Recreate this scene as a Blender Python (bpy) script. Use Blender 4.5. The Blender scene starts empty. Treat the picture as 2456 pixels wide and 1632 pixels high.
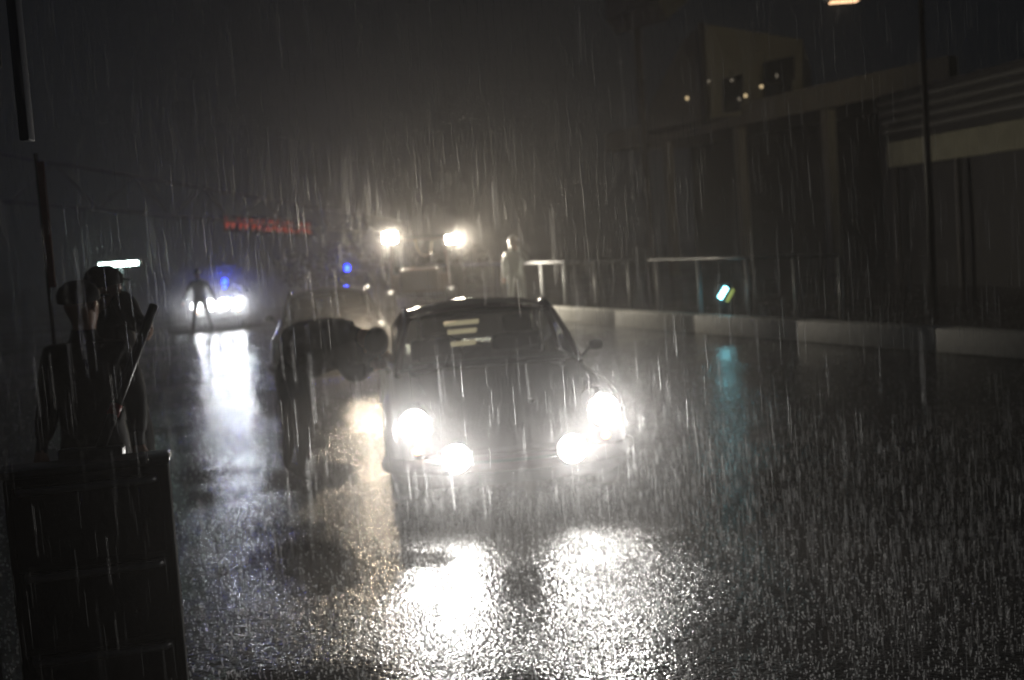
import bpy, bmesh, math, random
from mathutils import Vector, Matrix, noise
random.seed(7)
R = math.radians
scn = bpy.context.scene
C = scn.collection
# ------------------------------------------------------------------ camera
W, Hh, F = 2456.0, 1632.0, 3000.0
CAMH = 1.78
roll, pitch = R(4.0), math.atan(237/3000)
Fw = Vector((0, math.cos(pitch), -math.sin(pitch)))
U0 = Vector((0, math.sin(pitch), math.cos(pitch)))
R0 = Vector((1, 0, 0))
UP = U0*math.cos(roll) + R0*math.sin(roll)
RT = R0*math.cos(roll) - U0*math.sin(roll)
CAM = Vector((0, 0, CAMH))
def ray(px, py): return Fw + RT*((px-W/2)/F) - UP*((py-Hh/2)/F)
def P(px, py, D):
    d = ray(px, py); return CAM + d*(D/d.y)
def G(px, py, z=0):
    d = ray(px, py); return CAM + d*((z-CAMH)/d.z)
cd = bpy.data.cameras.new('camera'); cam = bpy.data.objects.new('camera', cd); C.objects.link(cam)
M = Matrix((RT, UP, -Fw)).transposed().to_4x4(); M.translation = CAM
cam.matrix_world = M
cd.sensor_width = 36; cd.lens = 36*F/W
cd.clip_start = 0.05; cd.clip_end = 1500
cd.dof.use_dof = True; cd.dof.focus_distance = 3.5; cd.dof.aperture_fstop = 3.2; cd.dof.aperture_blades = 0
scn.camera = cam

# ------------------------------------------------------------------ materials
MATS = {}
def mat(name, col, rough=.5, metal=0, spec=.5, noise_scale=None, noise_amt=.25, bump=0, coat=0, trans=0, emit=None, es=0, alpha=1):
    if name in MATS: return MATS[name]
    m = bpy.data.materials.new(name); m.use_nodes = True
    nt = m.node_tree; b = nt.nodes['Principled BSDF']
    b.inputs['Base Color'].default_value = (*col, 1)
    b.inputs['Roughness'].default_value = rough
    b.inputs['Metallic'].default_value = metal
    b.inputs['Specular IOR Level'].default_value = spec
    b.inputs['Coat Weight'].default_value = coat
    b.inputs['Transmission Weight'].default_value = trans
    b.inputs['Alpha'].default_value = alpha
    if emit:
        b.inputs['Emission Color'].default_value = (*emit, 1); b.inputs['Emission Strength'].default_value = es
    if noise_scale:
        tc = nt.nodes.new('ShaderNodeTexCoord')
        n = nt.nodes.new('ShaderNodeTexNoise'); n.inputs['Scale'].default_value = noise_scale; n.inputs['Detail'].default_value = 5
        nt.links.new(tc.outputs['Object'], n.inputs['Vector'])
        r = nt.nodes.new('ShaderNodeMapRange'); r.inputs['To Min'].default_value = 1-noise_amt; r.inputs['To Max'].default_value = 1+noise_amt
        nt.links.new(n.outputs['Fac'], r.inputs['Value'])
        mx = nt.nodes.new('ShaderNodeVectorMath'); mx.operation = 'SCALE'; mx.inputs[0].default_value = col
        nt.links.new(r.outputs[0], mx.inputs['Scale']); nt.links.new(mx.outputs[0], b.inputs['Base Color'])
        if bump:
            bp = nt.nodes.new('ShaderNodeBump'); bp.inputs['Strength'].default_value = bump; bp.inputs['Distance'].default_value = .01
            nt.links.new(n.outputs['Fac'], bp.inputs['Height']); nt.links.new(bp.outputs[0], b.inputs['Normal'])
    MATS[name] = m
    return m
def emitter(name, col, s):
    if name in MATS: return MATS[name]
    m = bpy.data.materials.new(name); m.use_nodes = True; nt = m.node_tree; nt.nodes.clear()
    o = nt.nodes.new('ShaderNodeOutputMaterial'); e = nt.nodes.new('ShaderNodeEmission')
    e.inputs['Color'].default_value = (*col, 1); e.inputs['Strength'].default_value = s
    nt.links.new(e.outputs[0], o.inputs['Surface']); MATS[name] = m; return m
def drops(name, col, rough, metal=0):
    """paint or cloth beaded with rain: a fine voronoi of raised drops under a clear coat"""
    if name in MATS: return MATS[name]
    m = mat(name, col, rough, metal, coat=.8)
    nt = m.node_tree; b = nt.nodes['Principled BSDF']
    b.inputs['Coat Roughness'].default_value = .06
    tc = nt.nodes.new('ShaderNodeTexCoord'); v = nt.nodes.new('ShaderNodeTexVoronoi'); v.inputs['Scale'].default_value = 55
    nt.links.new(tc.outputs['Object'], v.inputs['Vector'])
    r = nt.nodes.new('ShaderNodeMapRange'); r.inputs['From Min'].default_value = 0; r.inputs['From Max'].default_value = .45
    r.inputs['To Min'].default_value = 1; r.inputs['To Max'].default_value = 0
    nt.links.new(v.outputs['Distance'], r.inputs['Value'])
    bp = nt.nodes.new('ShaderNodeBump'); bp.inputs['Strength'].default_value = .5; bp.inputs['Distance'].default_value = .004
    nt.links.new(r.outputs[0], bp.inputs['Height'])
    nt.links.new(bp.outputs[0], b.inputs['Coat Normal']); nt.links.new(bp.outputs[0], b.inputs['Normal'])
    return m

paint = drops('aubergine paint', (.075, .024, .034), .35)
paint2 = drops('charcoal paint', (.05, .05, .052), .35)
paint3 = drops('silver paint', (.20, .21, .22), .3, .5)
glass = None
def mk_glass():
    m = bpy.data.materials.new('car glass'); m.use_nodes = True; nt = m.node_tree; nt.nodes.clear()
    o = nt.nodes.new('ShaderNodeOutputMaterial'); t = nt.nodes.new('ShaderNodeBsdfTransparent'); t.inputs[0].default_value = (.55, .6, .58, 1)
    g = nt.nodes.new('ShaderNodeBsdfGlossy'); g.inputs['Roughness'].default_value = .05
    f = nt.nodes.new('ShaderNodeFresnel'); f.inputs['IOR'].default_value = 1.45
    x = nt.nodes.new('ShaderNodeMixShader')
    nt.links.new(f.outputs[0], x.inputs[0]); nt.links.new(t.outputs[0], x.inputs[1]); nt.links.new(g.outputs[0], x.inputs[2])
    nt.links.new(x.outputs[0], o.inputs['Surface']); return m
glass = mk_glass()
chrome = mat('wet chrome', (.7, .7, .7), .15, 1)
rubber = mat('wet rubber', (.02, .02, .02), .35)
dark = mat('dark trim', (.015, .015, .016), .4)
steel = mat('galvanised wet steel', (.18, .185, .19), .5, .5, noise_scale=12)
steel_lit = mat('lit galvanised steel', (.55,.56,.58), .45, 0, noise_scale=12)  # lighter steel, paints the lamp light on the railing
concrete = mat('wet pale concrete', (.72, .71, .66), .6, noise_scale=9, noise_amt=.3)
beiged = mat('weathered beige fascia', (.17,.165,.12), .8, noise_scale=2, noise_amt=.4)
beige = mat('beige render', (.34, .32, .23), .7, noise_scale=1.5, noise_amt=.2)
darkwin = mat('dark window', (.01, .012, .015), .1)
skin = mat('skin', (.45, .26, .19), .45)
cloth = drops('dark wet rain jacket', (.018, .018, .022), .45)
cloth_m = mat('matte black wet cloth', (.010,.010,.012), .65, noise_scale=25, bump=.4)
cloth_t = mat('dark wet trousers', (.02, .02, .024), .4, noise_scale=30, bump=.5)
cloth_w = mat('pale clear plastic poncho', (.75,.78,.76), .35, trans=.75)
hair = mat('dark hair', (.02, .015, .01), .5)

# ------------------------------------------------------------------ mesh helpers
class MB:
    def __init__(s): s.v = []; s.f = []
    def add(s, vs, fs):
        n = len(s.v); s.v += [Vector(v) for v in vs]; s.f += [tuple(i+n for i in f) for f in fs]; return s
    def box(s, lo, hi, bev=0):
        x0, y0, z0 = lo; x1, y1, z1 = hi
        if bev <= 0:
            return s.add([(x0,y0,z0),(x1,y0,z0),(x1,y1,z0),(x0,y1,z0),(x0,y0,z1),(x1,y0,z1),(x1,y1,z1),(x0,y1,z1)],
                  [(0,3,2,1),(4,5,6,7),(0,1,5,4),(1,2,6,5),(2,3,7,6),(3,0,4,7)])
        bm = bmesh.new(); bmesh.ops.create_cube(bm, size=1)
        for v in bm.verts: v.co = Vector(((x0+x1)/2+v.co.x*(x1-x0), (y0+y1)/2+v.co.y*(y1-y0), (z0+z1)/2+v.co.z*(z1-z0)))
        bmesh.ops.bevel(bm, geom=list(bm.edges), offset=bev, segments=2, affect='EDGES', profile=.6)
        bm.verts.index_update()
        s.add([v.co.copy() for v in bm.verts], [[v.index for v in f.verts] for f in bm.faces]); bm.free(); return s
    def tube(s, pts, rad, n=10, cap=True):
        pts = [Vector(p) for p in pts]; k = len(pts)
        if not isinstance(rad, (list, tuple)): rad = [rad]*k
        rings = []
        ref = None
        for i, p in enumerate(pts):
            t = (pts[min(i+1, k-1)] - pts[max(i-1, 0)]).normalized()
            if ref is None: ref = Vector((0,0,1)) if abs(t.z) < .9 else Vector((1,0,0))
            a = (ref - t*ref.dot(t)).normalized(); b = t.cross(a); ref = a
            rings.append([p + (a*math.cos(q*2*math.pi/n) + b*math.sin(q*2*math.pi/n))*rad[i] for q in range(n)])
        vs = [v for r in rings for v in r]; fs = []
        for i in range(k-1):
            for q in range(n):
                fs.append((i*n+q, i*n+(q+1)%n, (i+1)*n+(q+1)%n, (i+1)*n+q))
        if cap: fs += [tuple(range(n))[::-1], tuple((k-1)*n+q for q in range(n))]
        return s.add(vs, fs)
    def grid(s, rows):
        n = len(rows[0]); vs = [v for r in rows for v in r]
        fs = [(i*n+j, i*n+j+1, (i+1)*n+j+1, (i+1)*n+j) for i in range(len(rows)-1) for j in range(n-1)]
        return s.add(vs, fs)
    def lathe(s, c, axis, prof, n=24):
        """prof: list of (distance along axis, radius)"""
        c = Vector(c); ax = Vector(axis).normalized()
        ref = Vector((0,0,1)) if abs(ax.z) < .9 else Vector((1,0,0))
        a = (ref - ax*ref.dot(ax)).normalized(); b = ax.cross(a); vs = []
        for d, r in prof:
            for q in range(n):
                vs.append(c + ax*d + (a*math.cos(q*2*math.pi/n)+b*math.sin(q*2*math.pi/n))*max(r, 1e-4))
        fs = [(i*n+q, i*n+(q+1)%n, (i+1)*n+(q+1)%n, (i+1)*n+q) for i in range(len(prof)-1) for q in range(n)]
        return s.add(vs, fs)
    def ball(s, c, r, sc=(1,1,1), n=12):
        c = Vector(c); vs = []; fs = []
        m = n//2+1
        for i in range(m+1):
            th = math.pi*i/m
            for q in range(n):
                ph = 2*math.pi*q/n
                vs.append(c + Vector((r*sc[0]*math.sin(th)*math.cos(ph), r*sc[1]*math.sin(th)*math.sin(ph), r*sc[2]*math.cos(th))))
        for i in range(m):
            for q in range(n): fs.append((i*n+q, i*n+(q+1)%n, (i+1)*n+(q+1)%n, (i+1)*n+q))
        return s.add(vs, fs)
    def build(s, name, m, parent=None, smooth=False, loc=None):
        me = bpy.data.meshes.new(name); me.from_pydata(s.v, [], s.f); me.update()
        bm = bmesh.new(); bm.from_mesh(me); bmesh.ops.recalc_face_normals(bm, faces=bm.faces); bm.to_mesh(me); bm.free()
        me.materials.append(m)
        if smooth: me.polygons.foreach_set('use_smooth', [True]*len(me.polygons))
        o = bpy.data.objects.new(name, me); C.objects.link(o)
        if parent: o.parent = parent
        if loc is not None: o.location = loc
        return o
def thing(name, label, cat, loc=(0,0,0), rz=0, group=None):
    o = bpy.data.objects.new(name, None); C.objects.link(o); o.location = loc; o.rotation_euler = (0,0,rz)
    o.empty_display_size = .2; o['label'] = label; o['category'] = cat
    if group: o['group'] = group
    return o
def tag(o, label, cat, group=None):
    o['label'] = label; o['category'] = cat
    if group: o['group'] = group
    return o
def centre(o):
    """put a world-space mesh object's origin at its base"""
    me = o.data; xs = [v.co for v in me.vertices]
    c = Vector(((min(v.x for v in xs)+max(v.x for v in xs))/2, (min(v.y for v in xs)+max(v.y for v in xs))/2, min(v.z for v in xs)))
    me.transform(Matrix.Translation(-c)); o.location = c; return o
def copy_tree(o, parent=None):
    c = o.copy(); C.objects.link(c); c.parent = parent
    for ch in [x for x in bpy.data.objects if x.parent == o]: copy_tree(ch, c)
    return c
def spot(name, loc, target, power, angle, col, radius=.06, blend=.8, parent=None):
    l = bpy.data.lights.new(name, 'SPOT'); l.energy = power; l.spot_size = R(angle); l.spot_blend = blend
    l.color = col; l.shadow_soft_size = radius
    o = bpy.data.objects.new(name, l); C.objects.link(o); o.location = loc
    d = (Vector(target)-Vector(loc)).normalized(); o.rotation_euler = d.to_track_quat('-Z', 'Y').to_euler()
    if parent: o.parent = parent
    return o

# ------------------------------------------------------------------ world
w = bpy.data.worlds.new('World'); scn.world = w; w.use_nodes = True
nt = w.node_tree; bg = nt.nodes['Background']
sky = nt.nodes.new('ShaderNodeTexSky'); sky.sky_type = 'NISHITA'; sky.sun_disc = False
sky.sun_elevation = R(-4); sky.sun_rotation = R(60)
# night: the last blue of the Nishita sky plus a little grey town glow on the rain cloud
mixn = nt.nodes.new('ShaderNodeMix'); mixn.data_type = 'RGBA'; mixn.inputs['Factor'].default_value = .85
nt.links.new(sky.outputs[0], mixn.inputs['A']); mixn.inputs['B'].default_value = (.50, .62, .80, 1)
nt.links.new(mixn.outputs['Result'], bg.inputs['Color']); bg.inputs['Strength'].default_value = .009

# ------------------------------------------------------------------ ground
def road_mat():
    m = bpy.data.materials.new('wet asphalt'); m.use_nodes = True; nt = m.node_tree; b = nt.nodes['Principled BSDF']
    L = nt.links.new; N = nt.nodes.new
    tc = N('ShaderNodeTexCoord')
    def nz(s, det=3, rough=.5):
        n = N('ShaderNodeTexNoise'); n.inputs['Scale'].default_value = s; n.inputs['Detail'].default_value = det; n.inputs['Roughness'].default_value = rough
        L(tc.outputs['Object'], n.inputs['Vector']); return n
    big = nz(.45, 4); mid = nz(13, 3); fine = nz(38, 3, .6); agg = nz(110, 2)
    vor = N('ShaderNodeTexVoronoi'); vor.inputs['Scale'].default_value = 26; L(tc.outputs['Object'], vor.inputs['Vector'])
    cr = N('ShaderNodeValToRGB'); cr.color_ramp.elements[0].position = .3; cr.color_ramp.elements[0].color = (.020,.019,.018,1)
    cr.color_ramp.elements[1].position = .75; cr.color_ramp.elements[1].color = (.055,.051,.048,1)
    L(agg.outputs['Fac'], cr.inputs[0]); L(cr.outputs[0], b.inputs['Base Color'])
    # standing water where the large noise is low
    pud = N('ShaderNodeMapRange'); pud.inputs['From Min'].default_value = .42; pud.inputs['From Max'].default_value = .58
    L(big.outputs['Fac'], pud.inputs['Value'])
    rg = N('ShaderNodeMapRange'); rg.inputs['To Min'].default_value = .13; rg.inputs['To Max'].default_value = .20
    L(pud.outputs[0], rg.inputs['Value']); L(rg.outputs[0], b.inputs['Roughness'])
    b.inputs['Specular IOR Level'].default_value = .5; b.inputs['IOR'].default_value = 1.4
    def dome(scale, rnd=1.0):
        v = N('ShaderNodeTexVoronoi'); v.inputs['Scale'].default_value = scale; v.inputs['Randomness'].default_value = rnd; L(tc.outputs['Object'], v.inputs['Vector'])
        p = N('ShaderNodeMath'); p.operation = 'POWER'; p.inputs[1].default_value = 1.6; L(v.outputs['Distance'], p.inputs[0]); return p
    def scaled(node, k, sock='Fac'):
        q = N('ShaderNodeMath'); q.operation = 'MULTIPLY'; q.inputs[1].default_value = k; L(node.outputs[sock], q.inputs[0]); return q
    terms = [scaled(mid, .010), scaled(fine, .005), scaled(dome(52), -.0078, 0), scaled(dome(17), -.006, 0), scaled(big, .06)]
    # the film of water fills the stones where it stands: less relief in puddles
    rel = N('ShaderNodeMapRange'); rel.inputs['To Min'].default_value = .22; rel.inputs['To Max'].default_value = 1.0; L(pud.outputs[0], rel.inputs['Value'])
    acc = terms[0]
    for t_ in terms[1:4]:
        q = N('ShaderNodeMath'); L(acc.outputs[0], q.inputs[0]); L(t_.outputs[0], q.inputs[1]); acc = q
    mm = N('ShaderNodeMath'); mm.operation = 'MULTIPLY'; L(acc.outputs[0], mm.inputs[0]); L(rel.outputs[0], mm.inputs[1])
    a3 = N('ShaderNodeMath'); L(mm.outputs[0], a3.inputs[0]); L(terms[4].outputs[0], a3.inputs[1])
    bp = N('ShaderNodeBump'); bp.inputs['Strength'].default_value = 1; bp.inputs['Distance'].default_value = 1
    L(a3.outputs[0], bp.inputs['Height']); L(bp.outputs[0], b.inputs['Normal'])
    return m
g = MB(); S = 180
g.grid([[Vector((-S+2*S*i/30, -20+2*S*j/30*.6, 0)) for i in range(31)] for j in range(31)])
road = g.build('pit_lane_road', road_mat()); road['kind'] = 'structure'

# ------------------------------------------------------------------ haze
HZ = bpy.data.materials.new('rain haze'); HZ.use_nodes = True; nt = HZ.node_tree; nt.nodes.clear()
o_ = nt.nodes.new('ShaderNodeOutputMaterial'); pv = nt.nodes.new('ShaderNodeVolumePrincipled')
pv.inputs['Color'].default_value = (.95, .905, .87, 1); pv.inputs['Density'].default_value = .0050; pv.inputs['Anisotropy'].default_value = .8
nt.links.new(pv.outputs[0], o_.inputs['Volume'])
hz = MB().box((-190, -25, -1), (190, 205, 45)).build('haze', HZ); hz['kind'] = 'stuff'

# ------------------------------------------------------------------ cars
WARM = (1.0, .97, .92); COOL = (.93, .97, 1.0); TUNG = (1.0, .90, .72)
lensW = emitter('headlight lens lit', WARM, 45)
lensC = emitter('far lamp lens lit', COOL, 8)
lensT = emitter('added tungsten lens lit', (1,.84,.64), 4)  # for the saloon's added, unseen headlight
amberL = emitter('amber lamp lit', (1, .62, .28), 5)
blueL = emitter('blue beacon lit', (.002, .012, 1), 45)
lensOff = mat('unlit lens', (.25, .25, .25), .1, coat=1)

def car(name, label, mpaint, loc, rz, wscale=1, roofz=1.30, headlit=None, aux=None, amber=True, beacon=None, group=None, power=0, col=WARM, boxy=0, glint_strips=False, auxp=.6, auxz=.425, auxr=.088, aim=-.25, halfw=.62, lensr=.097):
    t = thing(name, label, 'car', loc, rz, group)
    # lower body: loft of half sections mirrored; front at y=0, rear at y=4.2
    st = [ # y, half width, bottom z, fender z, hood z, mid z
        (-.06, .52, .30, .46, .44), (0.0, .68, .22, .54, .50), (.08, .76, .19, .66, .56), (.22, .81, .18, .735, .62), (.55, .84, .17, .775, .70),
        (.95, .83, .17, .80, .78), (1.35, .81, .17, .83, .85), (1.9, .80, .17, .86, .87), (2.5, .81, .17, .87, .88), (3.0, .84, .17, .87, .90),
        (3.5, .85, .19, .83, .86), (3.95, .80, .24, .72, .76), (4.2, .66, .32, .58, .60), (4.26, .5, .38, .5, .5)]
    rows = []
    for y, hw, zb, zf, zh in st:
        hw *= wscale
        if boxy: zh = zh+.04*boxy
        half = [(0, zb), (.8*hw, zb), (.96*hw, zb+.06), (hw, zb+.16), (1.0*hw, (zb+zf)/2+.04), (.97*hw, zf-.07), (.90*hw, zf-.015), (.80*hw, zf), (.68*hw, zf-.02), (.55*hw, (zf*.3+zh*.7)), (.3*hw, zh+.012), (0, zh+.02)]
        full = half + [(-x, z) for x, z in half[-2:0:-1]]
        rows.append([Vector((x, y, z)) for x, z in full+[full[0]]])
    b = MB(); b.grid(rows)
    n = len(rows[0])-1
    b.f += [tuple(range(n)), tuple((len(rows)-1)*(n+1)+q for q in range(n))]
    body = b.build('body', mpaint, t, smooth=True)
    bm = bmesh.new(); bm.from_mesh(body.data); bmesh.ops.remove_doubles(bm, verts=bm.verts, dist=1e-4); bmesh.ops.recalc_face_normals(bm, faces=bm.faces); bm.to_mesh(body.data); bm.free()
    cut = MB()
    for yy in (.72, 3.18):
        for s in (-1, 1):
            x0 = s*.56*wscale; x1 = s*.95*wscale
            cut.lathe((x0, yy, .31), (s, 0, 0), [(0, 0), (0, .36), (abs(x1-x0), .36), (abs(x1-x0), 0)], 28)
    cu = cut.build('cut', dark)
    cu.parent = t
    md = body.modifiers.new('b', 'BOOLEAN'); md.object = cu; md.operation = 'DIFFERENCE'; md.solver = 'EXACT'
    dg = bpy.context.evaluated_depsgraph_get(); dg.update()
    me = bpy.data.meshes.new_from_object(body.evaluated_get(dg)); body.modifiers.clear()
    if len(me.polygons) > 50: body.data = me
    bpy.data.objects.remove(cu)
    if not body.data.materials: body.data.materials.append(mpaint)
    body.data.materials[0] = mpaint
    # wheels
    for yy in (.72, 3.18):
        for s in (-1, 1):
            wc = Vector((s*.70*wscale, yy, .31))
            wl = MB().lathe(wc, (s,0,0), [(-.10,.17),(-.10,.29),(-.07,.31),(.07,.31),(.10,.29),(.10,.19)], 28).build('wheel', rubber, t, True)
            rm = MB().lathe(wc, (s,0,0), [(.085,.19),(.10,.195),(.085,.17),(.05,.15),(.04,.06),(.075,.05),(.08,0)], 20).build('rim', steel, wl, True)
            for q in range(5):
                a = q*2*math.pi/5; rr = Vector((0, math.cos(a), math.sin(a)))
                m_ = MB().tube([wc+Vector((s*.06,0,0))+rr*.05, wc+Vector((s*.07,0,0))+rr*.17], .022, 6)
                if q == 0: sp = m_
                else: sp.add(m_.v, m_.f)
            sp.build('spokes', steel, wl)
    # cabin
    ww = .69*wscale; wt = (.575+.0*boxy)*wscale; yc0, yc1, yt0, yt1 = 1.22, 3.55-.2*boxy, 1.78-.1*boxy, 2.75+.35*boxy
    zb0 = .86; rz_ = roofz
    def arc(yf, hw, z, bow, n=9, sgn=-1, crown=0):
        return [Vector((hw*(2*i/(n-1)-1), yf + sgn*bow*(1-(2*i/(n-1)-1)**2), z + crown*(1-(2*i/(n-1)-1)**2))) for i in range(n)]
    # windscreen
    rows = []
    for k in range(6):
        q = k/5
        rows.append(arc(yc0+(yt0-yc0)*q + .06, (ww-.03)+(wt-.03-(ww-.03))*q, zb0+.02+(rz_-.085-zb0-.02)*q + .015*math.sin(q*math.pi), .14*(1-q)+.07*q, crown=.055*q))
    MB().grid(rows).build('windscreen', glass, t, True)
    rows = []
    for k in range(6):
        q = k/5
        rows.append(arc(yc1+(yt1-yc1)*q, (ww-.1)+(wt-.03-(ww-.1))*q, zb0+.03+(rz_-.085-zb0-.03)*q+.03*math.sin(q*math.pi), .12*(1-q)+.05*q, sgn=1, crown=.055*q))
    MB().grid(rows).build('rear_window', glass, t, True)
    # roof
    rows = []
    for k in range(9):
        q = k/8; y = yt0+.0+(yt1-yt0)*q
        zz = rz_-.085 + .05*math.sin(math.pi*min(1, q*.85+.12))
        e = -1 if q < .5 else 1
        bow = .07*abs(1-2*q)
        rows.append([Vector((wt*1.0*(2*i/10-1), y+.06*(1-q)+e*bow*(1-(2*i/10-1)**2), zz+.075*(1-abs(2*i/10-1)**2.2))) for i in range(11)])
    ro = MB().grid(rows); ro.build('roof', mpaint, t, True)
    # pillars, window frames
    for s in (-1, 1):
        MB().tube([(s*ww, yc0+.06, zb0-.02), (s*(ww+wt)/2*1.005, (yc0+yt0)/2+.05, (zb0+rz_-.06)/2+.01), (s*wt, yt0+.06, rz_-.085)], [.03,.024,.026], 8).build('pillar', mpaint, t, True)
        MB().tube([(s*(ww-.06), yc1, zb0-.02), (s*((ww+wt)/2), (yc1+yt1)/2+.02, (zb0+rz_)/2), (s*wt, yt1, rz_-.085)], [.07,.06,.035], 8).build('pillar', mpaint, t, True)
        MB().tube([(s*(ww+.01), 2.32, zb0-.02), (s*(wt+.005), 2.28, rz_-.05)], .022, 8).build('pillar', mpaint, t, True)
        MB().tube([(s*wt, yt0+.06, rz_-.085), (s*wt, (yt0+yt1)/2, rz_-.02), (s*wt, yt1, rz_-.085)], .025, 8).build('roof_rail', chrome if boxy == 0 else mpaint, t, True)
        MB().grid([[Vector((s*ww, yc0+.12, zb0)), Vector((s*ww, 2.3, zb0)), Vector((s*(ww-.05), yc1-.08, zb0))],
                   [Vector((s*wt, yt0+.09, rz_-.07)), Vector((s*wt, 2.3, rz_-.05)), Vector((s*wt, yt1-.02, rz_-.07))]] if s == 1 or name != 'sports_car' else
                  [[Vector((s*ww, 2.34, zb0)), Vector((s*(ww-.05), yc1-.08, zb0))],
                   [Vector((s*wt, 2.32, rz_-.05)), Vector((s*wt, yt1-.02, rz_-.07))]]).build('side_window', glass, t)
        MB().tube([(s*(.83*wscale), 1.42, .62), (s*(.83*wscale), 2.42, .62)], .008, 6).build('door_seam', dark, t)
        # mirror
        mr = MB().box((s*.80*wscale if s > 0 else s*.80*wscale-.11, 1.44, .90), ((s*.80*wscale)+.11 if s > 0 else s*.80*wscale, 1.50, .98), .03).build('mirror', dark, t, True)
        MB().tube([(s*.74*wscale, 1.46, .86), (s*.82*wscale, 1.47, .94)], .012, 6).build('mirror_arm', chrome, mr)
    # chrome screen surround
    MB().tube([v+Vector((0,-.015,.0)) for v in arc(yt0+.06, wt-.02, rz_-.085, .07, crown=.055)], .012, 6).build('screen_trim', chrome, t, True)
    MB().tube([v+Vector((0,-.01,0)) for v in arc(yc0+.05, ww-.02, zb0+.012, .14)], .010, 6).build('screen_trim', chrome, t, True)
    for s in (-.35, .12):
        MB().tube([(s, 1.10, .895), (s+.06, 1.22, .97), (s+.30, 1.27, 1.0)], .007, 6).build('wiper', dark, t)
    # interior
    for s in (-.34, .34):
        st_ = MB().box((s-.22, 2.25, .45), (s+.22, 2.42, 1.02), .06).box((s-.12, 2.30, 1.02), (s+.12, 2.40, 1.17), .04).box((s-.22, 1.85, .42), (s+.22, 2.3, .56), .05)
        st_.build('seat', dark, t, True)
    MB().box((-.6*wscale, 1.32, .7), (.6*wscale, 1.55, .9), .04).build('dashboard', dark, t, True)
    ring = [Vector((-.34+.17*math.cos(a), 1.68+.06*math.sin(a), .93+.16*math.sin(a))) for a in [2*math.pi*i/20 for i in range(21)]]
    MB().tube(ring, .013, 6, False).build('steering_wheel', dark, t, True)
    MB().tube([(-.5*wscale, 2.5, .5), (-.47*wscale, 2.48, rz_-.10), (.47*wscale, 2.48, rz_-.10), (.5*wscale, 2.5, .5)], .02, 8).build('roll_bar', steel, t, True)
    # bumper, grille, plate
    MB().tube([(-.80*wscale, .24, .36), (-.72*wscale, .05, .36), (-.45*wscale, -.08, .36), (0, -.11, .36), (.45*wscale, -.08, .36), (.72*wscale, .05, .36), (.80*wscale, .24, .36)], .06, 10).build('front_bumper', mpaint, t, True)
    MB().tube([(-.70*wscale, .03, .385), (-.45*wscale, -.145, .385), (0, -.172, .385), (.45*wscale, -.145, .385), (.70*wscale, .03, .385)], .010, 6).build('bumper_trim', rubber, t, True)
    MB().box((-.24, -.115, .225), (.24, -.085, .30)).build('air_intake', dark, t)
    # bonnet seam and badge
    MB().tube([(-.42, .12, .60), (-.50, .6, .722), (-.55, 1.05, .812)], .005, 5).build('bonnet_seam', dark, t)
    MB().tube([(.42, .12, .60), (.50, .6, .722), (.55, 1.05, .812)], .005, 5).build('bonnet_seam', dark, t)
    MB().lathe((.19, .33, .69), (0,-.25,1), [(-.01,.03),(.008,.03),(.012,.02),(.014,0)], 14).build('bonnet_catch', chrome, t, True)
    hy = -.0
    for i, s in enumerate((-1, 1)):
        c = Vector((s*halfw, hy, .64))
        hd = MB().lathe(c, (0,1,0), [(-.01,lensr+.02),(-.03,lensr+.015),(-.02,lensr),(.0,lensr+.005),(.25,.12),(.30,.05),(.3,0)], 24).build('headlight', mpaint, t, True)
        lit = headlit and headlit[i]
        MB().lathe(c+Vector((0,-.018,0)), (0,-1,0), [(0,lensr),(.012,lensr*.8),(.022,lensr*.5),(.026,0)], 22).build('lens', headlit[i] if lit else lensOff, hd, True)
        if lit and power:
            p = c+Vector((0,-.07,0)); spot('headlight_beam', p, p+Vector((s*.02, -1, aim)), power, 105, col, .05, 1.0, t)
        if amber:
            a = MB().ball((s*(halfw+.0), -.045, .475), .028, (1,.7,1), 12).build('indicator', amberL if headlit else mat('unlit amber', (.5,.2,.02), .2), t, True)
    if aux:
        for i, s in enumerate((-1, 1)):
            c = Vector((s*(.375 if auxz<.5 else .17), -.16, auxz)); k=auxr/.088
            MB().tube([c+Vector((0,.03,-.02)), c+Vector((0,.1,-.10))], .015, 6).build('lamp_bracket', dark, t)
            ax_ = MB().lathe(c, (0,1,0), [(-.01,.10*k),(-.02,.095*k),(-.01,.088*k),(.02,.1*k),(.06,.07*k),(.08,.03*k),(.085,0)], 22).build('spot_lamp', chrome, t, True)
            MB().lathe(c+Vector((0,-.005,0)), (0,-1,0), [(0,.088*k),(.01,.07*k),(.018,.04*k),(.02,0)], 22).build('lens', aux, ax_, True)
            if power:
                p = c+Vector((0,-.06,0)); spot('spot_lamp_beam', p, p+Vector((0, -1, aim*.8)), power*auxp, 90, col, .05, 1.0, t)
    if beacon:
        bx = MB().lathe((beacon, 2.2, rz_), (0,0,1), [(0,.07),(.03,.07),(.035,.05),(.035,0)], 16).build('beacon', dark, t, True)
        bp_=bpy.data.lights.new('beacon_light','POINT'); bp_.energy=26; bp_.color=(.03,.08,1); bp_.shadow_soft_size=.06; bo_=bpy.data.objects.new('beacon_light',bp_); C.objects.link(bo_); bo_.location=(beacon,2.2,rz_+.22); bo_.parent=t
        MB().lathe((beacon, 2.2, rz_+.035), (0,0,1), [(0,.055),(.09,.055),(.115,.04),(.12,0)], 16).build('beacon_dome', blueL, bx, True)
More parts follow.
